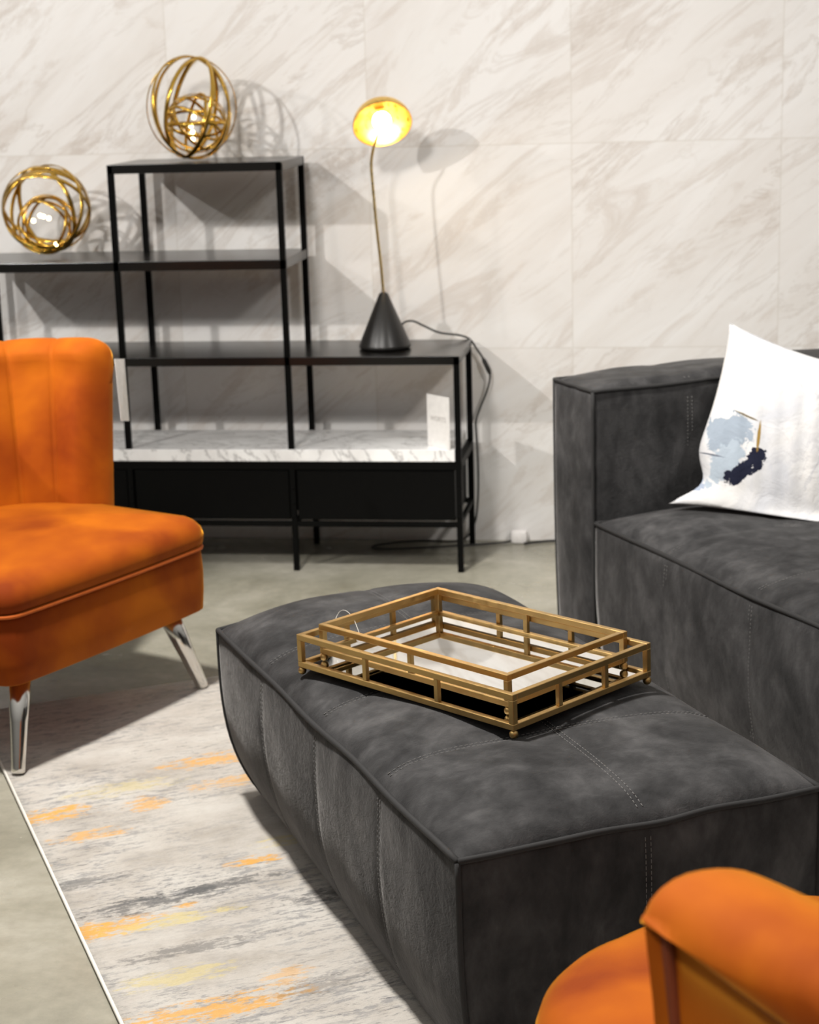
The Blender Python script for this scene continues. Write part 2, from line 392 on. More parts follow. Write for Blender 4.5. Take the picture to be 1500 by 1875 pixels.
# ------------------------------------------------------------------ puffy upholstery
def sgnpow(x, p): return math.copysign(abs(x)**p, x)
def puffy(name, Lx, Ly, z0, z1, nxp, nyp, puff, pad, bulge, tuck, mat, parent, seed=0, step=.018, sidepads=True, wob=.004, tuckl=(0, 0), bow=0):
    """upholstered block, local x in [0,Lx], y in [0,Ly]; pads divided by sunk seams; returns surface functions"""
    rnd = random.Random(seed); ph = [rnd.uniform(0, 6.28) for _ in range(8)]
    def lump(a, b_): return (sin(a*17+ph[0])*sin(b_*13+ph[1])+.6*sin(a*29+b_*7+ph[2])*sin(b_*31+ph[3]))*.5
    def seamf(u, n):            # 0 on a seam, 1 in a pad's middle
        if n <= 1: return 1.0
        d = min(abs(u-k/n) for k in range(1, n))*n
        return .35*min(1.0, d/.05)+.65*min(1.0, d/.40)**.7
    H = z1-z0
    def deform(p, u, v, wz):    # overall shape: tuck in at the bottom, soft belly
        tz = (1-wz)
        k = tuck*tz**3.5; kl = (tuckl[0]+(tuckl[1]-tuckl[0])*p[1]/Ly)*tz**3.5
        cx, cy = Lx/2, Ly/2
        # belly
        x = p[0]; y = p[1]
        x = cx+(x-cx)*(1-k/(Lx/2)); x += kl*max(0, 1-x/Lx); y = cy+(y-cy)*(1-k/(Ly/2))
        sm = max(0, min(1, (p[1]/Ly-.45)/.55)); sm = sm*sm*(3-2*sm)
        return Vector((x, y, p[2]+bow*sin(pi*min(1, max(0, p[0]/Lx)))*sm*wz))
    def edgewob(a, L_): return wob*sin(a/L_*pi*2*2.3+ph[4])*sin(pi*a/L_)
    def top(u, v):
        x, y = u*Lx, v*Ly
        e = (max(0, 1-abs(2*u-1)**4.5)*max(0, 1-abs(2*v-1)**8))**.62
        s = seamf(u, nxp)*seamf(v, nyp)
        z = z1+puff*e+pad*e*(s-1)+.0035*lump(u*Lx, v*Ly)*e
        return deform((x, y, z + 0*x), u, v, 1)
    def side(face, a, wz):
        # face 0: y=0, 1: x=Lx, 2: y=Ly, 3: x=0 ; a in 0..1 along it
        L_ = Lx if face in (0, 2) else Ly; n = nxp if face in (0, 2) else nyp
        prof = (sin(pi*min(1, max(0, wz)))**.6)
        e = (1-abs(2*a-1)**6)
        s = seamf(a, n) if sidepads else 1
        out = bulge*prof*e*(.55+.45*s)+.003*lump(a*L_+face*3.1, wz*H)*prof*e
        z = z0+H*wz
        if face == 0: p = (a*Lx, -out, z)
        elif face == 1: p = (Lx+out, a*Ly, z)
        elif face == 2: p = ((1-a)*Lx, Ly+out, z)
        else: p = (-out, (1-a)*Ly, z)
        return deform(p, 0, 0, wz)
    V = []; F = []
    def grid(fn, na, nb, flip=False):
        o_ = len(V)
        for j in range(nb+1):
            for i in range(na+1): V.append(fn(i/na, j/nb))
        for j in range(nb):
            for i in range(na):
                q = o_+j*(na+1)+i; f_ = [q, q+1, q+na+2, q+na+1]; F.append(f_[::-1] if flip else f_)
    na, nb, nc = max(4, int(Lx/step)), max(4, int(Ly/step)), max(4, int(H/step))
    grid(top, na, nb)
    for fc, n_ in ((0, na), (1, nb), (2, na), (3, nb)): grid(lambda a, w_, fc=fc: side(fc, a, w_), n_, nc)
    grid(lambda a, b_: deform((a*Lx, b_*Ly, z0), 0, 0, 0), 2, 2, True)
    o = obj(name, V, F, mat, parent)
    bm = bmesh.new(); bm.from_mesh(o.data); bmesh.ops.remove_doubles(bm, verts=bm.verts, dist=.0004); bmesh.ops.recalc_face_normals(bm, faces=bm.faces); bm.to_mesh(o.data); bm.free()
    return o, top, side
def stitches(mb, pts, off, w=.0011, dash=.006, gap=.003):
    """dashed thread on both sides of a seam path; off = sideways vector function"""
    pts = [Vector(p) for p in pts]; acc = 0; cur = []
    L_ = [0]
    for a, b_ in zip(pts, pts[1:]): L_.append(L_[-1]+(b_-a).length)
    def at(s):
        for i in range(len(pts)-1):
            if s <= L_[i+1]: t_ = (s-L_[i])/max(1e-9, L_[i+1]-L_[i]); return pts[i].lerp(pts[i+1], t_)
        return pts[-1]
    s = 0
    while s+dash < L_[-1]:
        a, b_ = at(s), at(s+dash)
        for sg in (-1, 1): mb.tube([a+off*sg, (a+b_)/2+off*sg+Vector((0, 0, 0)), b_+off*sg], w, 4)
        s += dash+gap

# ------------------------------------------------------------------ ottoman
OA = radians(30.3)
# local x = width (towards the sofa), local y = length (away from the camera)
ott = thing('ottoman', 'long dark grey suede ottoman carrying the gold mirrored trays', 'ottoman', (-.294, 2.3024, 0), OA)
OW, OL, OH = .605, 1.203, .37
body, topf, sidef = puffy('upholstered_body', OW, OL, .012, OH, 2, 4, .056, .012, .013, .012, 'suede', ott, 3, .010, tuckl=(.018, .062), bow=.026)
mb = MB()
z_ = OH+.0015
def wl(a, b_, n=40, amp=.0022, seed=1):
    if (Vector(a)-Vector(b_)).length < .3: amp *= .2
    rnd = random.Random(seed); p1, p2 = rnd.uniform(0, 6), rnd.uniform(0, 6); a, b_ = Vector(a), Vector(b_); out = []
    for i in range(n+1):
        t_ = i/n; e = sin(pi*t_); out.append(a.lerp(b_, t_)+Vector((amp*e*sin(t_*19+p1), amp*e*sin(t_*23+p2), amp*e*sin(t_*15+p1+p2))))
    return out
cor = [(0, 0), (OW, 0), (OW, OL), (0, OL)]
for i in range(4):
    a, b_ = cor[i], cor[(i+1) % 4]
    if i == 2: mb.tube([sidef(2, k/40, 1)+Vector((0, 0, .0015)) for k in range(41)], .0052, 8)
    else: mb.tube(wl((*a, z_), (*b_, z_), 40, .002, i), .0052, 8)
mb.build('top_welt', 'welt', ott)
for i in range(4):
    v = MB(); fc = i
    v.tube([sidef(fc, 0, 1-k/14) for k in range(15)], .0048, 8); v.build('corner_welt', 'welt', ott)
mb = MB()
for k in range(1, 4):
    pts = [topf(t_/40, k/4)+Vector((0, 0, .0016)) for t_ in range(1, 40)]; stitches(mb, pts, Vector((0, .0045, 0)), .00075)
pts = [topf(.5, t_/60)+Vector((0, 0, .0016)) for t_ in range(1, 60)]; stitches(mb, pts, Vector((.0045, 0, 0)), .00075)
for k in range(1, 4):
    pts = [sidef(3, k/4, 1-t_/20)+Vector((-.0008, 0, 0)) for t_ in range(1, 19)]; stitches(mb, pts, Vector((0, .0045, 0)), .00075)
pts = [sidef(0, .5, 1-t_/20)+Vector((0, -.0008, 0)) for t_ in range(1, 19)]; stitches(mb, pts, Vector((.0045, 0, 0)), .00075)
mb.build('seam_stitching', 'stitch', ott)

# ------------------------------------------------------------------ sofa
# origin at the front corner where seat meets the arm; local x = depth (away from ottoman), local y = towards the far end
sofa = thing('sofa', 'dark grey suede sofa with square arm and a white pillow on its seat', 'sofa', (-.183, 4.205, 0), radians(30))
SH, AH = .378, .70
def place(o, x, y, z=0): o.location = (x, y, z); return o
SL, SD = 1.75, .62
seat, stop, sside = puffy('seat_cushion', SD+.02, SL, .03, SH, 2, 5, .050, .014, .018, .015, 'suede', sofa, 11)
place(seat, 0, -SL)
arm, atop, aside = puffy('armrest', 1.05, .205, .02, AH, 4, 1, .024, .008, .012, .008, 'suede', sofa, 5)
place(arm, -.004, .0)
back, btop, bside = puffy('backrest', .24, SL+.02, .03, AH-.02, 1, 5, .020, .008, .012, .015, 'suede', sofa, 8)
place(back, SD, -SL)
def welt_box(ox, oy, w_, l_, z, corners_from, nm, sf=None):
    m_ = MB(); cs = [(0, 0), (w_, 0), (w_, l_), (0, l_)]
    for i in range(4):
        a, b_ = cs[i], cs[(i+1) % 4]; m_.tube(wl((a[0]+ox, a[1]+oy, z+.001), (b_[0]+ox, b_[1]+oy, z+.001), 40, .0022, i+7), .005, 8)
    if sf:
        for fc in (0, 3): m_.tube([sf(fc, 0, 1-k/14)+Vector((ox, oy, 0)) for k in range(15)], .0045, 8)
    m_.build(nm, 'welt', sofa)
welt_box(0, -SL, SD+.02, SL, SH, 0, 'seat_welt'); welt_box(-.004, 0, 1.05, .205, AH, 0, 'armrest_welt', aside)
mb = MB()
for k in range(1, 5):
    stitches(mb, [stop(t_/40, k/5)+Vector((0, -SL, .0016)) for t_ in range(1, 40)], Vector((0, .0045, 0)), .00075)
    stitches(mb, [sside(3, 1-k/5, 1-t_/20)+Vector((-.0008, -SL, 0)) for t_ in range(1, 19)], Vector((0, .0045, 0)), .00075)
stitches(mb, [stop(.5, t_/60)+Vector((0, -SL, .0016)) for t_ in range(1, 60)], Vector((.0045, 0, 0)), .00075)
stitches(mb, [aside(0, .25, 1-t_/20)+Vector((-.004, -.0008, 0)) for t_ in range(1, 19)], Vector((.006, 0, 0)), .0009)
stitches(mb, [atop(.25, t_/20)+Vector((-.004, 0, .0008)) for t_ in range(1, 19)], Vector((.006, 0, 0)), .0009)
mb.build('seam_stitching', 'stitch', sofa)

# ------------------------------------------------------------------ throw pillow
def pillow():
    n = 44; W, Hh, T = .46, .46, .075; V = []; F = []
    def pt(i, j, sgn):
        u, v = 2*i/n-1, 2*j/n-1
        # edges curve inwards between pointed corners
        x = u*W/2*(1-.11*(1-v*v)**1.0*abs(u)**2); y = v*Hh/2*(1-.11*(1-u*u)*abs(v)**2)
        k = (max(0, 1-u*u)*max(0, 1-v*v))
        th = T*k**.42*(1+.05*sin(u*5+v*3))
        if u < 0: x += .045*abs(u)**3*math.exp(-((v+.68)/.22)**2)
        # the bottom left corner is pressed flat on the seat
        fold = max(0, -(v+.62))/.38
        wr = .0035*sin(u*31+v*9)*k
        return Vector((x, y, sgn*(th+wr)+.035*fold**1.5))
    idx = {}
    for s in (1, -1):
        for j in range(n+1):
            for i in range(n+1):
                edge = i in (0, n) or j in (0, n)
                if s == -1 and edge: idx[(s, i, j)] = idx[(1, i, j)]; continue
                idx[(s, i, j)] = len(V); V.append(pt(i, j, s))
        for j in range(n):
            for i in range(n):
                q = [idx[(s, i, j)], idx[(s, i+1, j)], idx[(s, i+1, j+1)], idx[(s, i, j+1)]]; F.append(q if s == 1 else q[::-1])
    o = obj('throw_pillow', V, F, 'pillow')
    return tag(o, 'white square pillow with blue grey and navy print leaning on the sofa seat', 'pillow')
pil = pillow()
PILM = Matrix.Translation((.280, 4.215, .578)) @ Matrix.Rotation(radians(-10), 4, 'Z') @ Matrix.Rotation(radians(72), 4, 'X') @ Matrix.Rotation(radians(-15), 4, 'Z')
pil.data.transform(PILM); 
for v_ in pil.data.vertices:
    fl_ = .412
    if v_.co.z < fl_+.03: v_.co.z = fl_+.03*math.exp((v_.co.z-fl_-.03)/.05)-.002; 
pil.data.transform(PILM.inverted()); pil.matrix_world = PILM

# ------------------------------------------------------------------ shelving unit
SX = [-2.115, -1.61617, -1.117225, -.618715]; YF, YB = 5.0853, 5.4155
ZT, ZM, ZL, ZS = 1.2128, .9338, .6496, .3735
sh = thing('shelving_unit', 'stepped black metal shelving unit with marble shelf against the wall', 'shelf', (SX[3], YB, 0))
def P_(m_, name, mat, smooth=False, parent=sh):
    o = m_.build(name, mat, None, smooth); o.data.transform(Matrix.Translation((-SX[3], -YB, 0))); o.parent = parent; return o
pw = .017
tops = [ZM, ZT, ZT, ZL]
for i, x in enumerate(SX):
    for y in (YF+pw/2, YB-pw/2):
        P_(MB().box((x-pw/2, y-pw/2, 0), (x+pw/2, y+pw/2, tops[i]-.003), .001), 'post', 'black')
def board(x0, x1, z, th=.022, mat='blackwood'):
    P_(MB().box((x0-pw/2, YF, z-th), (x1+pw/2, YB, z), .0015), 'shelf_board', mat)
board(SX[1], SX[2], ZT, .026); board(SX[0], SX[2], ZM, .028); board(SX[0], SX[3], ZL, .026)
sl = P_(MB().box((SX[0]-.004, YF-.003, ZS-.036), (SX[3]-.0095, YB-.035, ZS), .002), 'marble_shelf', 'slab')
P_(MB().box((SX[0], YF+.001, ZS-.062), (SX[3]+pw/2, YB, ZS-.0365), .001), 'support_tray', 'black')
for i in range(3):
    x0, x1 = SX[i]+pw/2+.004, SX[i+1]-pw/2-.004
    d_ = P_(MB().box((x0, YF+.006, .158), (x1, YB-.03, ZS-.066), .0015), 'drawer', 'black')
    P_(MB().box((SX[i], YF+.002, .137), (SX[i+1], YF+.016, .152), .001), 'lower_rail', 'black')
    P_(MB().box((SX[i], YB-.016, .137), (SX[i+1], YB-.002, .152), .001), 'lower_rail', 'black')
for x in (SX[0], SX[3], SX[2]):
    P_(MB().box((x-.006, YF+.01, .137), (x+.006, YB-.01, .152), .001), 'side_rail', 'black')
for i in (1, 2, 3):
    for z in (.21, .255, .17):
        P_(MB().ball((SX[i]+.001, YF-.0005, z), .0035, 8), 'screw', 'black', True)
# price card standing at the front edge of the marble shelf
a_, b__ = Vector((-.7162, 5.150, .3745)), Vector((-.6414, 5.079, .3745))
dx = (b__-a_).normalized(); nn = dx.cross(Vector((0, 0, 1))); upv = (Vector((0, 0, 1))-.0*nn).normalized(); Hc = .154
card = thing('price_card', 'upright white price card on the marble shelf by the right post', 'sign', ((a_+b__)/2)[:])
org = (a_+b__)/2
def quad_card(name, mat, a, bb, up, h, th, parent, org, off=0):
    n_ = (bb-a).cross(up).normalized(); m_ = MB()
    pts = [a, bb, bb+up*h, a+up*h]; V = [p-org+n_*(off) for p in pts]+[p-org+n_*(off-th) for p in pts]
    m_.add(V, [[0, 1, 2, 3], [7, 6, 5, 4], [0, 4, 5, 1], [1, 5, 6, 2], [2, 6, 7, 3], [3, 7, 4, 0]])
    return m_.build(name, mat, parent, False)
quad_card('card_sheet', 'card', a_, b__, upv, Hc, .0012, card, org)
def text_on(s, size, pos, dx, up, mat, parent, org, name='printed_text'):
    cu = bpy.data.curves.new('t', 'FONT'); cu.body = s; cu.size = size; cu.align_x = 'CENTER'; cu.extrude = .0002
    o = bpy.data.objects.new('t', cu); C.objects.link(o); bpy.context.view_layer.update()
    me = bpy.data.meshes.new_from_object(o); bpy.data.objects.remove(o)
    n_ = dx.cross(up)
    Mx = Matrix(((dx.x, up.x, n_.x, pos.x-org.x), (dx.y, up.y, n_.y, pos.y-org.y), (dx.z, up.z, n_.z, pos.z-org.z), (0, 0, 0, 1)))
    me.transform(Mx); me.materials.clear(); me.materials.append(M[mat])
    q = bpy.data.objects.new(name, me); C.objects.link(q); q.parent = parent; return q
text_on('WORTS', .021, org+upv*.078+dx.cross(upv)*.0008, dx, upv, 'ink', card, org)

# ------------------------------------------------------------------ orbs
def ring_mesh(R_, w_, th, Mx, n=72):
    """flat gold band bent into a hoop"""
    V = []; F = []
    for i in range(n):
        a = 2*pi*i/n
        for (dr, dz) in ((-th/2, -w_/2), (th/2, -w_/2), (th/2, w_/2), (-th/2, w_/2)):
            V.append(Mx @ Vector(((R_+dr)*cos(a), (R_+dr)*sin(a), dz)))
    for i in range(n):
        j = (i+1) % n
        for k in range(4): F.append([i*4+k, j*4+k, j*4+(k+1) % 4, i*4+(k+1) % 4])
    return V, F
def orb(loc, R_, r_, hoops, small, incen, leds, label, sq=1.0):
    t = thing('wire_orb_lamp', label, 'lamp', loc, 0, 'gold hoop orbs on the shelving unit')
    for (az, tl, ln, rs) in hoops:
        Mx = Matrix.Translation((0, 0, R_*1.045+.002)) @ Matrix.Diagonal((1/sq, 1, sq, 1)) @ Matrix.Rotation(ln, 4, 'Y') @ Matrix.Rotation(az, 4, 'Z') @ Matrix.Rotation(pi/2+tl, 4, 'X')
        m_ = MB(); m_.add(*ring_mesh(R_*rs, .0135, .003, Mx)); m_.build('hoop', 'gold', t)
    for (ax, ay, az, rs) in small:
        Mx = Matrix.Translation(incen) @ Matrix.Rotation(az, 4, 'Z') @ Matrix.Rotation(ay, 4, 'Y') @ Matrix.Rotation(ax, 4, 'X')
        m_ = MB(); m_.add(*ring_mesh(r_*rs, .009, .0028, Mx, 48)); m_.build('inner_hoop', 'gold', t)
    for p in leds: MB().ball(p, .0062, 8).build('led_bulb', 'led', t)
    return t
d2 = radians
orb((-1.405, 5.25, ZT+.002), .143, .092,
    [(d2(50), d2(4), d2(-17), .985), (d2(-52), d2(-3), d2(17), .98), (d2(20), d2(5), d2(12), .965), (d2(-18), d2(-5), d2(-14), .96), (d2(72), d2(6), d2(8), .95)],
    [(0, 0, 0, 1), (d2(60), 0, 0, .98), (d2(-60), 0, 0, .96), (d2(60), 0, d2(70), .94), (d2(75), 0, d2(-60), .97), (d2(35), 0, d2(140), .95), (d2(90), 0, d2(20), .92), (d2(25), 0, d2(30), .9)],
    (.012, -.01, .106), [(.018, -.05, .125), (.008, -.05, .10), (.013, -.055, .062), (.012, -.05, .082)],
    'gold hoop orb lamp on the top shelf, highest on the black shelving unit', 1.06)
orb((-1.868, 5.235, ZM+.002), .136, .088,
    [(d2(10), d2(16), d2(10), .97), (d2(-16), d2(-18), d2(-12), .975), (d2(32), d2(12), d2(40), .96), (d2(-35), d2(-8), d2(-32), .955), (d2(4), d2(38), 0, .965), (d2(6), d2(-34), d2(5), .95), (d2(24), d2(30), d2(-20), .955)],
    [(d2(80), 0, 0, 1), (d2(62), 0, d2(20), .98), (d2(100), 0, d2(30), .96), (d2(70), 0, d2(-30), .97), (d2(118), 0, d2(-20), .94), (d2(52), 0, d2(40), .96), (d2(90), 0, d2(50), .92)],
    (.004, -.02, .100), [(.016, -.075, .128), (.03, -.07, .122), (.045, -.065, .045), (-.022, -.06, .115), (.0, -.06, .13)],
    'gold hoop orb lamp on the left middle shelf, lower of the two orbs')

# ------------------------------------------------------------------ table lamp
LX, LY = -.8505, 5.245
lm = thing('table_lamp', 'table lamp with black cone base and tilted brass dome shade', 'lamp', (LX, LY, ZL))
MB().lathe([(1e-5, .001), (.070, .001), (.077, .004), (.0785, .009), (.077, .014), (.0135, .163), (.006, .168), (.004, .170)], 48).build('base', 'cone', lm)
rod = smoothpts([(0, 0, .165), (-.004, 0, .24), (-.014, 0, .36), (-.0225, 0, .50), (-.0235, 0, .545), (-.018, -.004, .575), (-.010, -.012, .600)], 8)
MB().tube(rod, .0042, 10).build('stem', 'rod', lm)
# dome opens downwards, towards the room
axis = Vector((.24, -.72, -.66)).normalized()            # direction the opening faces
cc = Vector((.0165, -.02, .655))                          # centre of the opening
q = (-axis).to_track_quat('Z', 'Y').to_matrix().to_4x4()
MS = Matrix.Translation(cc) @ q
Rs = .0865; prof = []
for i in range(19):
    a = radians(90*i/18); prof.append((max(1e-5, Rs*cos(a)), Rs*.80*sin(a)))
inner = [(max(1e-5, (r-.0018) if r > .01 else r), z-.0016 if z > .003 else z) for r, z in prof][::-1]
MB().lathe(prof+inner, 56, MS).build('shade', 'shade', lm)
MB().lathe([(1e-5, .05), (.012, .05), (.012, .02), (1e-5, .018)], 20, MS).build('socket', 'rod', lm)
MB().ball(MS @ Vector((0, 0, .014)), .027, 14).build('bulb', 'bulb', lm)
MB().tube([Vector((-.010, -.012, .598)), Vector((-.004, -.016, .612)), MS @ Vector((0, 0, .02))], .0042, 8).build('shade_arm', 'rod', lm)
pl = bpy.data.lights.new('lamp_glow', 'POINT'); pl.energy = 1.2; pl.color = (1, .74, .40); pl.shadow_soft_size = .02
po = bpy.data.objects.new('lamp_glow', pl); C.objects.link(po); po.parent = lm; po.location = MS @ Vector((0, 0, -.016))
cab = smoothpts([(-.8075, 5.262, .708), (-.795, 5.285, .722), (-.7755, 5.33, .7184), (-.7501, 5.36, .7007), (-.7031, 5.38, .6757), (-.647, 5.405, .6640), (-.6163, 5.432, .6464), (-.5952, 5.44, .6137), (-.5772, 5.44, .5848), (-.5577, 5.44, .5387), (-.5654, 5.44, .4909), (-.5886, 5.44, .4343), (-.6036, 5.44, .3898), (-.603, 5.44, .3474), (-.600, 5.44, .26), (-.602, 5.44, .15), (-.615, 5.435, .06), (-.66, 5.43, .008), (-.78, 5.43, .0055), (-.8801, 5.405, .0045), (-.93, 5.36, .0045), (-.90, 5.33, .0045), (-.80, 5.345, .0045), (-.62, 5.39, .0045), (-.56, 5.41, .0045), (-.51, 5.425, .006), (-.485, 5.435, .016)], 6)
cb_ = MB().tube(cab, .0032, 7).build('power_cord', 'cable', lm); cb_.data.transform(Matrix.Translation((-LX, -LY, -ZL)))
sw = MB().tube([(-.579, 5.44, .587), (-.574, 5.44, .578), (-.561, 5.44, .548), (-.557, 5.44, .536)], [.004, .0075, .0075, .004], 10).build('inline_switch', 'cable', lm); sw.data.transform(Matrix.Translation((-LX, -LY, -ZL)))
# socket block and loose lead at the foot of the wall
sb = MB().box((-.500, 5.418, .0), (-.448, 5.460, .040), .012).build('power_adapter', 'whiteplastic', None, True, 40)
tag(recenter(sb, (-.475, 5.44, 0)), 'small white power adapter on the floor at the wall between shelf and sofa', 'adapter')
ld = MB().tube(smoothpts([(-.455, 5.405, .006), (-.42, 5.43, .005), (-.36, 5.448, .005), (-.25, 5.452, .005), (-.1, 5.452, .005)], 6), .004, 7).build('extension_lead', 'cable')
tag(recenter(ld, (-.455, 5.405, 0)), 'black lead running along the foot of the wall from the white adapter', 'cord')

# ------------------------------------------------------------------ trays
def tray(label, cx, cy, zb, th, W, D, H, posts_l, posts_s, bw=.0105):
    """zb = resting height, H = height of rim above the feet's underside"""
    t = thing('mirrored_tray', label, 'tray', (cx, cy, zb), th, 'gold mirrored trays on the ottoman')
    zr = H-bw/2; rb = .0075; zl = 2*rb*.92+bw/2+.0004
    x, y = W/2-bw/2, D/2-bw/2
    for nm, z in (('upper_rim', zr), ('lower_rim', zl)):
        m_ = MB()
        for s in (-1, 1):
            m_.bar((-W/2, s*y, z), (W/2, s*y, z), bw, bw); m_.bar((s*x, -D/2+bw, z), (s*x, D/2-bw, z), bw, bw)
        m_.build(nm, 'brass', t, False)
    for sx in (-1, 1):
        for sy in (-1, 1):
            MB().bar((sx*x, sy*y, zl+bw/2), (sx*x, sy*y, zr-bw/2), bw, bw, Vector((0, 1, 0))).build('corner_post', 'brass', t, False)
            MB().ball((sx*x, sy*y, rb*.95), rb, 10).build('ball_foot', 'brass', t)
    for s in (-1, 1):
        for f in posts_l: MB().bar((f*W/2, s*y, zl+bw/2), (f*W/2, s*y, zr-bw/2), bw*.9, bw*.8, Vector((0, 1, 0))).build('post', 'brass', t, False)
        for f in posts_s: MB().bar((s*x, f*D/2, zl+bw/2), (s*x, f*D/2, zr-bw/2), bw*.8, bw*.9, Vector((0, 1, 0))).build('post', 'brass', t, False)
    MB().box((-W/2+bw*.8, -D/2+bw*.8, zl-.003), (W/2-bw*.8, D/2-bw*.8, zl+.001)).build('mirror_base', 'mirror', t, False)
    t.rotation_euler = (Matrix.Rotation(radians(-1.0), 3, 'Y') @ Matrix.Rotation(radians(-.4), 3, 'X') @ Matrix.Rotation(th, 3, 'Z')).to_euler()
    return t, zl+.001
TH = -.6591
tr, zl1 = tray('large gold metal tray with mirrored base and ball feet, resting on the ottoman', -.3451, 2.9505, .4155, TH, .524, .346, .0747, (-1/3, 1/3), (-1/3, 1/3))
ax_, ay_ = Vector((cos(TH), sin(TH), 0)), Vector((-sin(TH), cos(TH), 0))
W2, D2 = .460, .301
c2 = Vector((-.3451, 2.9505, 0))+ax_*(-.524/2+.012+W2/2+.010)+ay_*(.346/2-.0112-D2/2)
tr2, _ = tray('smaller gold metal tray with mirrored base, nested inside the larger tray', c2.x, c2.y, .4155+zl1+.0003, TH, W2, D2, .0690, (0,), ())
# nylon loop with a torn white tag
lp = [(-.545, 2.985, .478), (-.556, 3.015, .486), (-.572, 3.06, .491), (-.592, 3.10, .491), (-.606, 3.117, .484), (-.613, 3.108, .472), (-.610, 3.09, .462)]
tg = thing('nylon_tag_loop', 'thin nylon loop with a small white tag hooked over the tray rim', 'tag', (-.545, 2.985, .47))
m_ = MB().tube(smoothpts(lp, 6), .00045, 5).build('nylon_thread', 'nylon', tg); m_.data.transform(Matrix.Translation((.545, -2.985, -.47)))
m_ = MB().box((-.552, 2.979, .4705), (-.538, 2.991, .4775), .002).build('tag_stub', 'whiteplastic', tg); m_.data.transform(Matrix.Translation((.545, -2.985, -.47)))

# ------------------------------------------------------------------ velvet chairs
def plan(HB, FRY, rc, TY, BD, EX, n=144):
    """closed seat outline, starting at the middle of the front, going to +x"""
    # front right corner .. side .. rear arc .. back again ; built as dense polyline then resampled
    raw = [(0, FRY)]
    for k in range(1, 6): raw.append(((HB-rc)*k/5, FRY-.006*(k/5)**2))
    for k in range(1, 19):
        a = radians(90-5*k); raw.append((HB-rc+rc*cos(a), FRY-.006-rc+rc*sin(a)))
    for k in range(1, 6): raw.append((HB+.004*k/5, FRY-.006-rc-(FRY-.006-rc-TY)*k/5))
    for k in range(1, 25):
        a = pi/2*k/24; e = 2/EX
        raw.append(((HB+.004)*cos(a)**e, TY-BD*sin(a)**e))
    full = raw+[(-x, y) for x, y in raw[-2:0:-1]]
    # resample
    L_ = [0]
    for i in range(len(full)): p, q_ = full[i], full[(i+1) % len(full)]; L_.append(L_[-1]+math.hypot(q_[0]-p[0], q_[1]-p[1]))
    out = []
    for k in range(n):
        s = L_[-1]*k/n; i = 0
        while L_[i+1] < s: i += 1
        t_ = (s-L_[i])/max(1e-9, L_[i+1]-L_[i]); p, q_ = full[i], full[(i+1) % len(full)]
        out.append(Vector((p[0]+(q_[0]-p[0])*t_, p[1]+(q_[1]-p[1])*t_, 0)))
    return out
def nrm2(P, i, closed=True):
    n = len(P); a = P[(i-1) % n] if closed else P[max(i-1, 0)]; b_ = P[(i+1) % n] if closed else P[min(i+1, n-1)]
    d = (b_-a).normalized(); return Vector((-d.y, d.x, 0))      # outward for our clockwise outline
def loft(P, prof, closed=True):
    """prof: list of (offset outwards, z); caps top and bottom to the middle"""
    V = []; F = []; n = len(P)
    for (o_, z) in prof:
        for i in range(n): V.append(P[i]+nrm2(P, i)*o_+Vector((0, 0, z)))
    for j in range(len(prof)-1):
        for i in range(n): k = (i+1) % n; F.append([j*n+i, j*n+k, (j+1)*n+k, (j+1)*n+i])
    return V, F
def scaled(P, s, z, c=(0, -.01)): return [Vector((c[0]+(p.x-c[0])*s, c[1]+(p.y-c[1])*s, z)) for p in P]
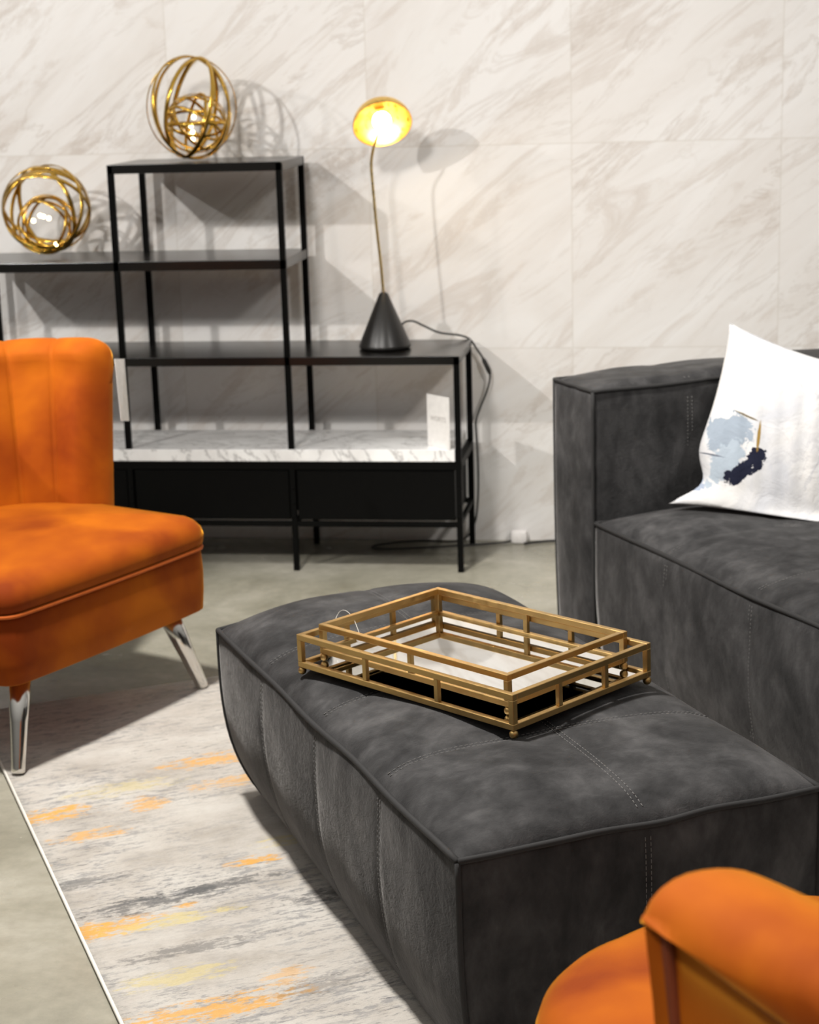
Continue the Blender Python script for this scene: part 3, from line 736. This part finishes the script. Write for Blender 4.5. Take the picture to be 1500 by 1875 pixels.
def chair(label, loc, rot, HB=.335, FRY=.385, rc=.045, TY=.072, BD=.28, EX=2.1, CH_TOP=.83, FLARE=.045, RH=.075, BW=0.0, tipz=.03, tip=.05, rtop=.045, th0=.02):
    PL_ = plan(HB, FRY, rc, TY, BD, EX); PB_ = plan(HB+BW, FRY, .045, TY, BD+BW, EX)
    t = thing('velvet_armchair', label, 'chair', loc, rot, 'orange velvet chairs')
    n = len(PL_)
    # seat base band
    V, F = loft(PL_, [(-.02, .200), (-.006, .2005), (-.001, .204), (.003, .25), (.004, .30), (.001, .345), (-.004, .352)])
    V.append(Vector((0, 0, .2))); F += [[(i+1) % n, i, len(V)-1] for i in range(n)]
    obj('seat_base', V, F, 'velvet', t)
    MB().tube([PL_[i]+nrm2(PL_, i)*.0035+Vector((0, 0, .355)) for i in range(n)], .0048, 8, True).build('piping', 'vpipe', t)
    # cushion
    V = []; F = []; rings = [(1.0, .357, -.002), (1.0, .366, .007), (1.0, .385, .010), (1.0, .404, .004), (1.0, .419, -.010), (1.0, .430, -.030)]
    for (s, z, o_) in rings: V += [PL_[i]+nrm2(PL_, i)*o_+Vector((0, 0, z)) for i in range(n)]
    base = [V[-n+i] for i in range(n)]
    for s, z in ((.86, .439), (.7, .446), (.5, .451), (.28, .454), (.1, .455)): V += scaled([Vector((p.x, p.y, 0)) for p in base], s, z)
    m = len(V)//n
    for j in range(m-1):
        for i in range(n): k = (i+1) % n; F.append([j*n+i, j*n+k, (j+1)*n+k, (j+1)*n+i])
    V.append(Vector((0, -.01, .4552))); F += [[(m-1)*n+i, (m-1)*n+(i+1) % n, len(V)-1] for i in range(n)]
    obj('seat_cushion', V, F, 'velvet', t)
    # wrap-around back: follow the rear half of the outline from one wing tip to the other
    rear = [p for p in PB_ if p.y <= TY+.012]
    rear.sort(key=lambda p: math.atan2(p.x, -(p.y-TY-.25)))      # from -x wing to +x wing
    # dense resample with equal arc
    def resamp(P, n_):
        Ls = [0]
        for a, b_ in zip(P, P[1:]): Ls.append(Ls[-1]+(b_-a).length)
        out = []
        for k in range(n_+1):
            s = Ls[-1]*k/n_; i = 0
            while i < len(P)-2 and Ls[i+1] < s: i += 1
            out.append(P[i].lerp(P[i+1], min(1, (s-Ls[i])/max(1e-9, Ls[i+1]-Ls[i]))))
        return out, Ls[-1]
    NS = 128; R_, LEN = resamp(rear, NS)
    # ease the ends so that stations bunch up in the rounded tips
    ZTOP = CH_TOP; NCH = 8
    V = []; F = []; prof_n = 0; weltpts = []; seam = []
    for i in range(NS+1):
        p = R_[i]; a = R_[max(i-1, 0)]; b_ = R_[min(i+1, NS)]; d = (b_-a).normalized(); no = Vector((d.y, -d.x, 0))
        s = LEN*i/NS; de = min(s, LEN-s)
        q_ = min(1, de/tip); rd = sqrt(max(0, 1-(1-q_)**2))             # rounded wing tips
        th = th0+(.088-th0)*rd**.8; top = ZTOP-tipz*(1-rd)
        ch = abs(sin(pi*(s/LEN)*NCH))**.4; pf = .016*ch*rd
        def fl(z): k = max(0, (z-.36)/(CH_TOP-.36)); return FLARE*k**1.3
        roll = .016*min(1, rd*1.2)
        zw = top-RH*(1 if BW == 0 else .3+.7*min(1, de/.20))
        band = max(0, 1-max(0, de-.035)/.010) if de < .045 else 0
        if BW > 0: band = max(0, 1-max(0, de-.014)/.006)
        pr = []
        # inner face, bottom to top
        for k in range(11):
            z = .40+(top-rtop-.40)*k/10; pr.append((-th-pf*(.35+.65*sin(pi*min(1, .15+k/12))), z))
        # rounded top roll
        rt = (th+roll+pf)/2; cxo = roll-rt
        for k in range(1, 10):
            an = pi-pi*k/10; pr.append((cxo+rt*cos(an)*(1.0), top-rtop+(rtop+pf*.3)*sin(an)))
        # outer roll face, down to the welt
        for k in range(5): pr.append((roll+.002*sin(pi*k/4)+pf*.3*(1-k/4), top-rtop-(top-rtop-zw)*k/4))
        pr.append((roll*.5+.0, zw-.006)); pr.append((-.004+band*(roll+.004), zw-.010))
        for k in range(1, 9): z = zw-.010-(zw-.010-.205)*k/8; pr.append((-.002+band*(roll*.9+.002)+.004*sin(pi*k/9), z))
        prof_n = len(pr)
        for (o_, z) in pr: V.append(p+no*(o_+fl(z)+.004)+Vector((0, 0, z)))
        if de >= (.041 if BW == 0 else .018): weltpts.append(p+no*(.001+fl(zw)+.004)+Vector((0, 0, zw-.008)))
        if i % (NS//NCH) == 0 and 0 < i < NS:
            seam.append([V[-prof_n+k].copy() for k in range(24)])
    for i in range(NS):
        for k in range(prof_n-1): F.append([i*prof_n+k, i*prof_n+k+1, (i+1)*prof_n+k+1, (i+1)*prof_n+k])
        F.append([(i+1)*prof_n-1, i*prof_n, (i+1)*prof_n, (i+2)*prof_n-1])
    F.append(list(range(prof_n))); F.append(list(range(NS*prof_n, (NS+1)*prof_n))[::-1])
    o = obj('backrest', V, F, 'velvet', t)
    bm = bmesh.new(); bm.from_mesh(o.data); bmesh.ops.recalc_face_normals(bm, faces=bm.faces); bm.to_mesh(o.data); bm.free()
    WE = .041 if BW == 0 else .018
    # welt under the roll and down both wing edges
    def down(pt, sgn):
        i = min(range(NS+1), key=lambda k: abs(LEN*k/NS-(WE if sgn < 0 else LEN-WE)))
        p = R_[i]; d = (R_[min(i+1, NS)]-R_[i-1]).normalized(); no = Vector((d.y, -d.x, 0))
        return [p+no*(.001+FLARE*max(0, (z-.36)/(CH_TOP-.36))**1.3+.004)+Vector((0, 0, z)) for z in [CH_TOP-RH*(1 if BW == 0 else .44)-tipz*.2-.012-(CH_TOP-RH-.012-.21)*k/12 for k in range(13)]]
    MB().tube(down(0, -1)[::-1]+weltpts[1:-1]+down(0, 1), .0055, 8).build('back_welt', 'vwelt', t)
    # tapered metal legs
    for sx in (-1, 1):
        for sy in (-1, 1):
            foot = Vector((sx*(HB-.02), FRY-.03 if sy > 0 else TY-BD+.07, 0)); tp = Vector((sx*(HB-.09), FRY-.07 if sy > 0 else TY-BD+.12, .206))
            if sy < 0: foot.x = sx*.20; tp.x = sx*.16
            MB().tube([foot, foot.lerp(tp, .015), foot.lerp(tp, .05), foot.lerp(tp, .5), tp], [.011, .0145, .0155, .020, .026], 24).build('leg', 'chrome', t)
    return t
c1 = chair('orange velvet chair with channel tufted back at left, beside the shelving unit', (-1.579, 3.867, .0105), radians(-114.3))
c2_ = chair('orange velvet chair seen from behind in the bottom right corner', (.293, 1.666, .0105), radians(40), HB=.275, FRY=.485, rc=.21, TY=-.05, BD=.34, EX=2.7, CH_TOP=.80, RH=.065, BW=.115, tipz=.014, tip=.035, rtop=.030, th0=.045)
# long paper tag hanging beside the chair wing
pts = [Vector(p) for p in [(-1.3866, 4.32, .6088), (-1.384, 4.38, .5971), (-1.3859, 4.38, .759), (-1.3926, 4.32, .7686)]]
org = Vector((-1.386, 4.35, .77)); tt = thing('hanging_price_tag', 'narrow white paper tag hanging at the wing of the left orange chair', 'tag', org)
nn_ = (pts[1]-pts[0]).cross(pts[3]-pts[0]).normalized()
m_ = MB(); Vv = [p-org for p in pts]+[p-org-nn_*.0012 for p in pts]
m_.add(Vv, [[0, 1, 2, 3], [7, 6, 5, 4], [0, 4, 5, 1], [1, 5, 6, 2], [2, 6, 7, 3], [3, 7, 4, 0]]); m_.build('tag_sheet', 'card', tt, False)
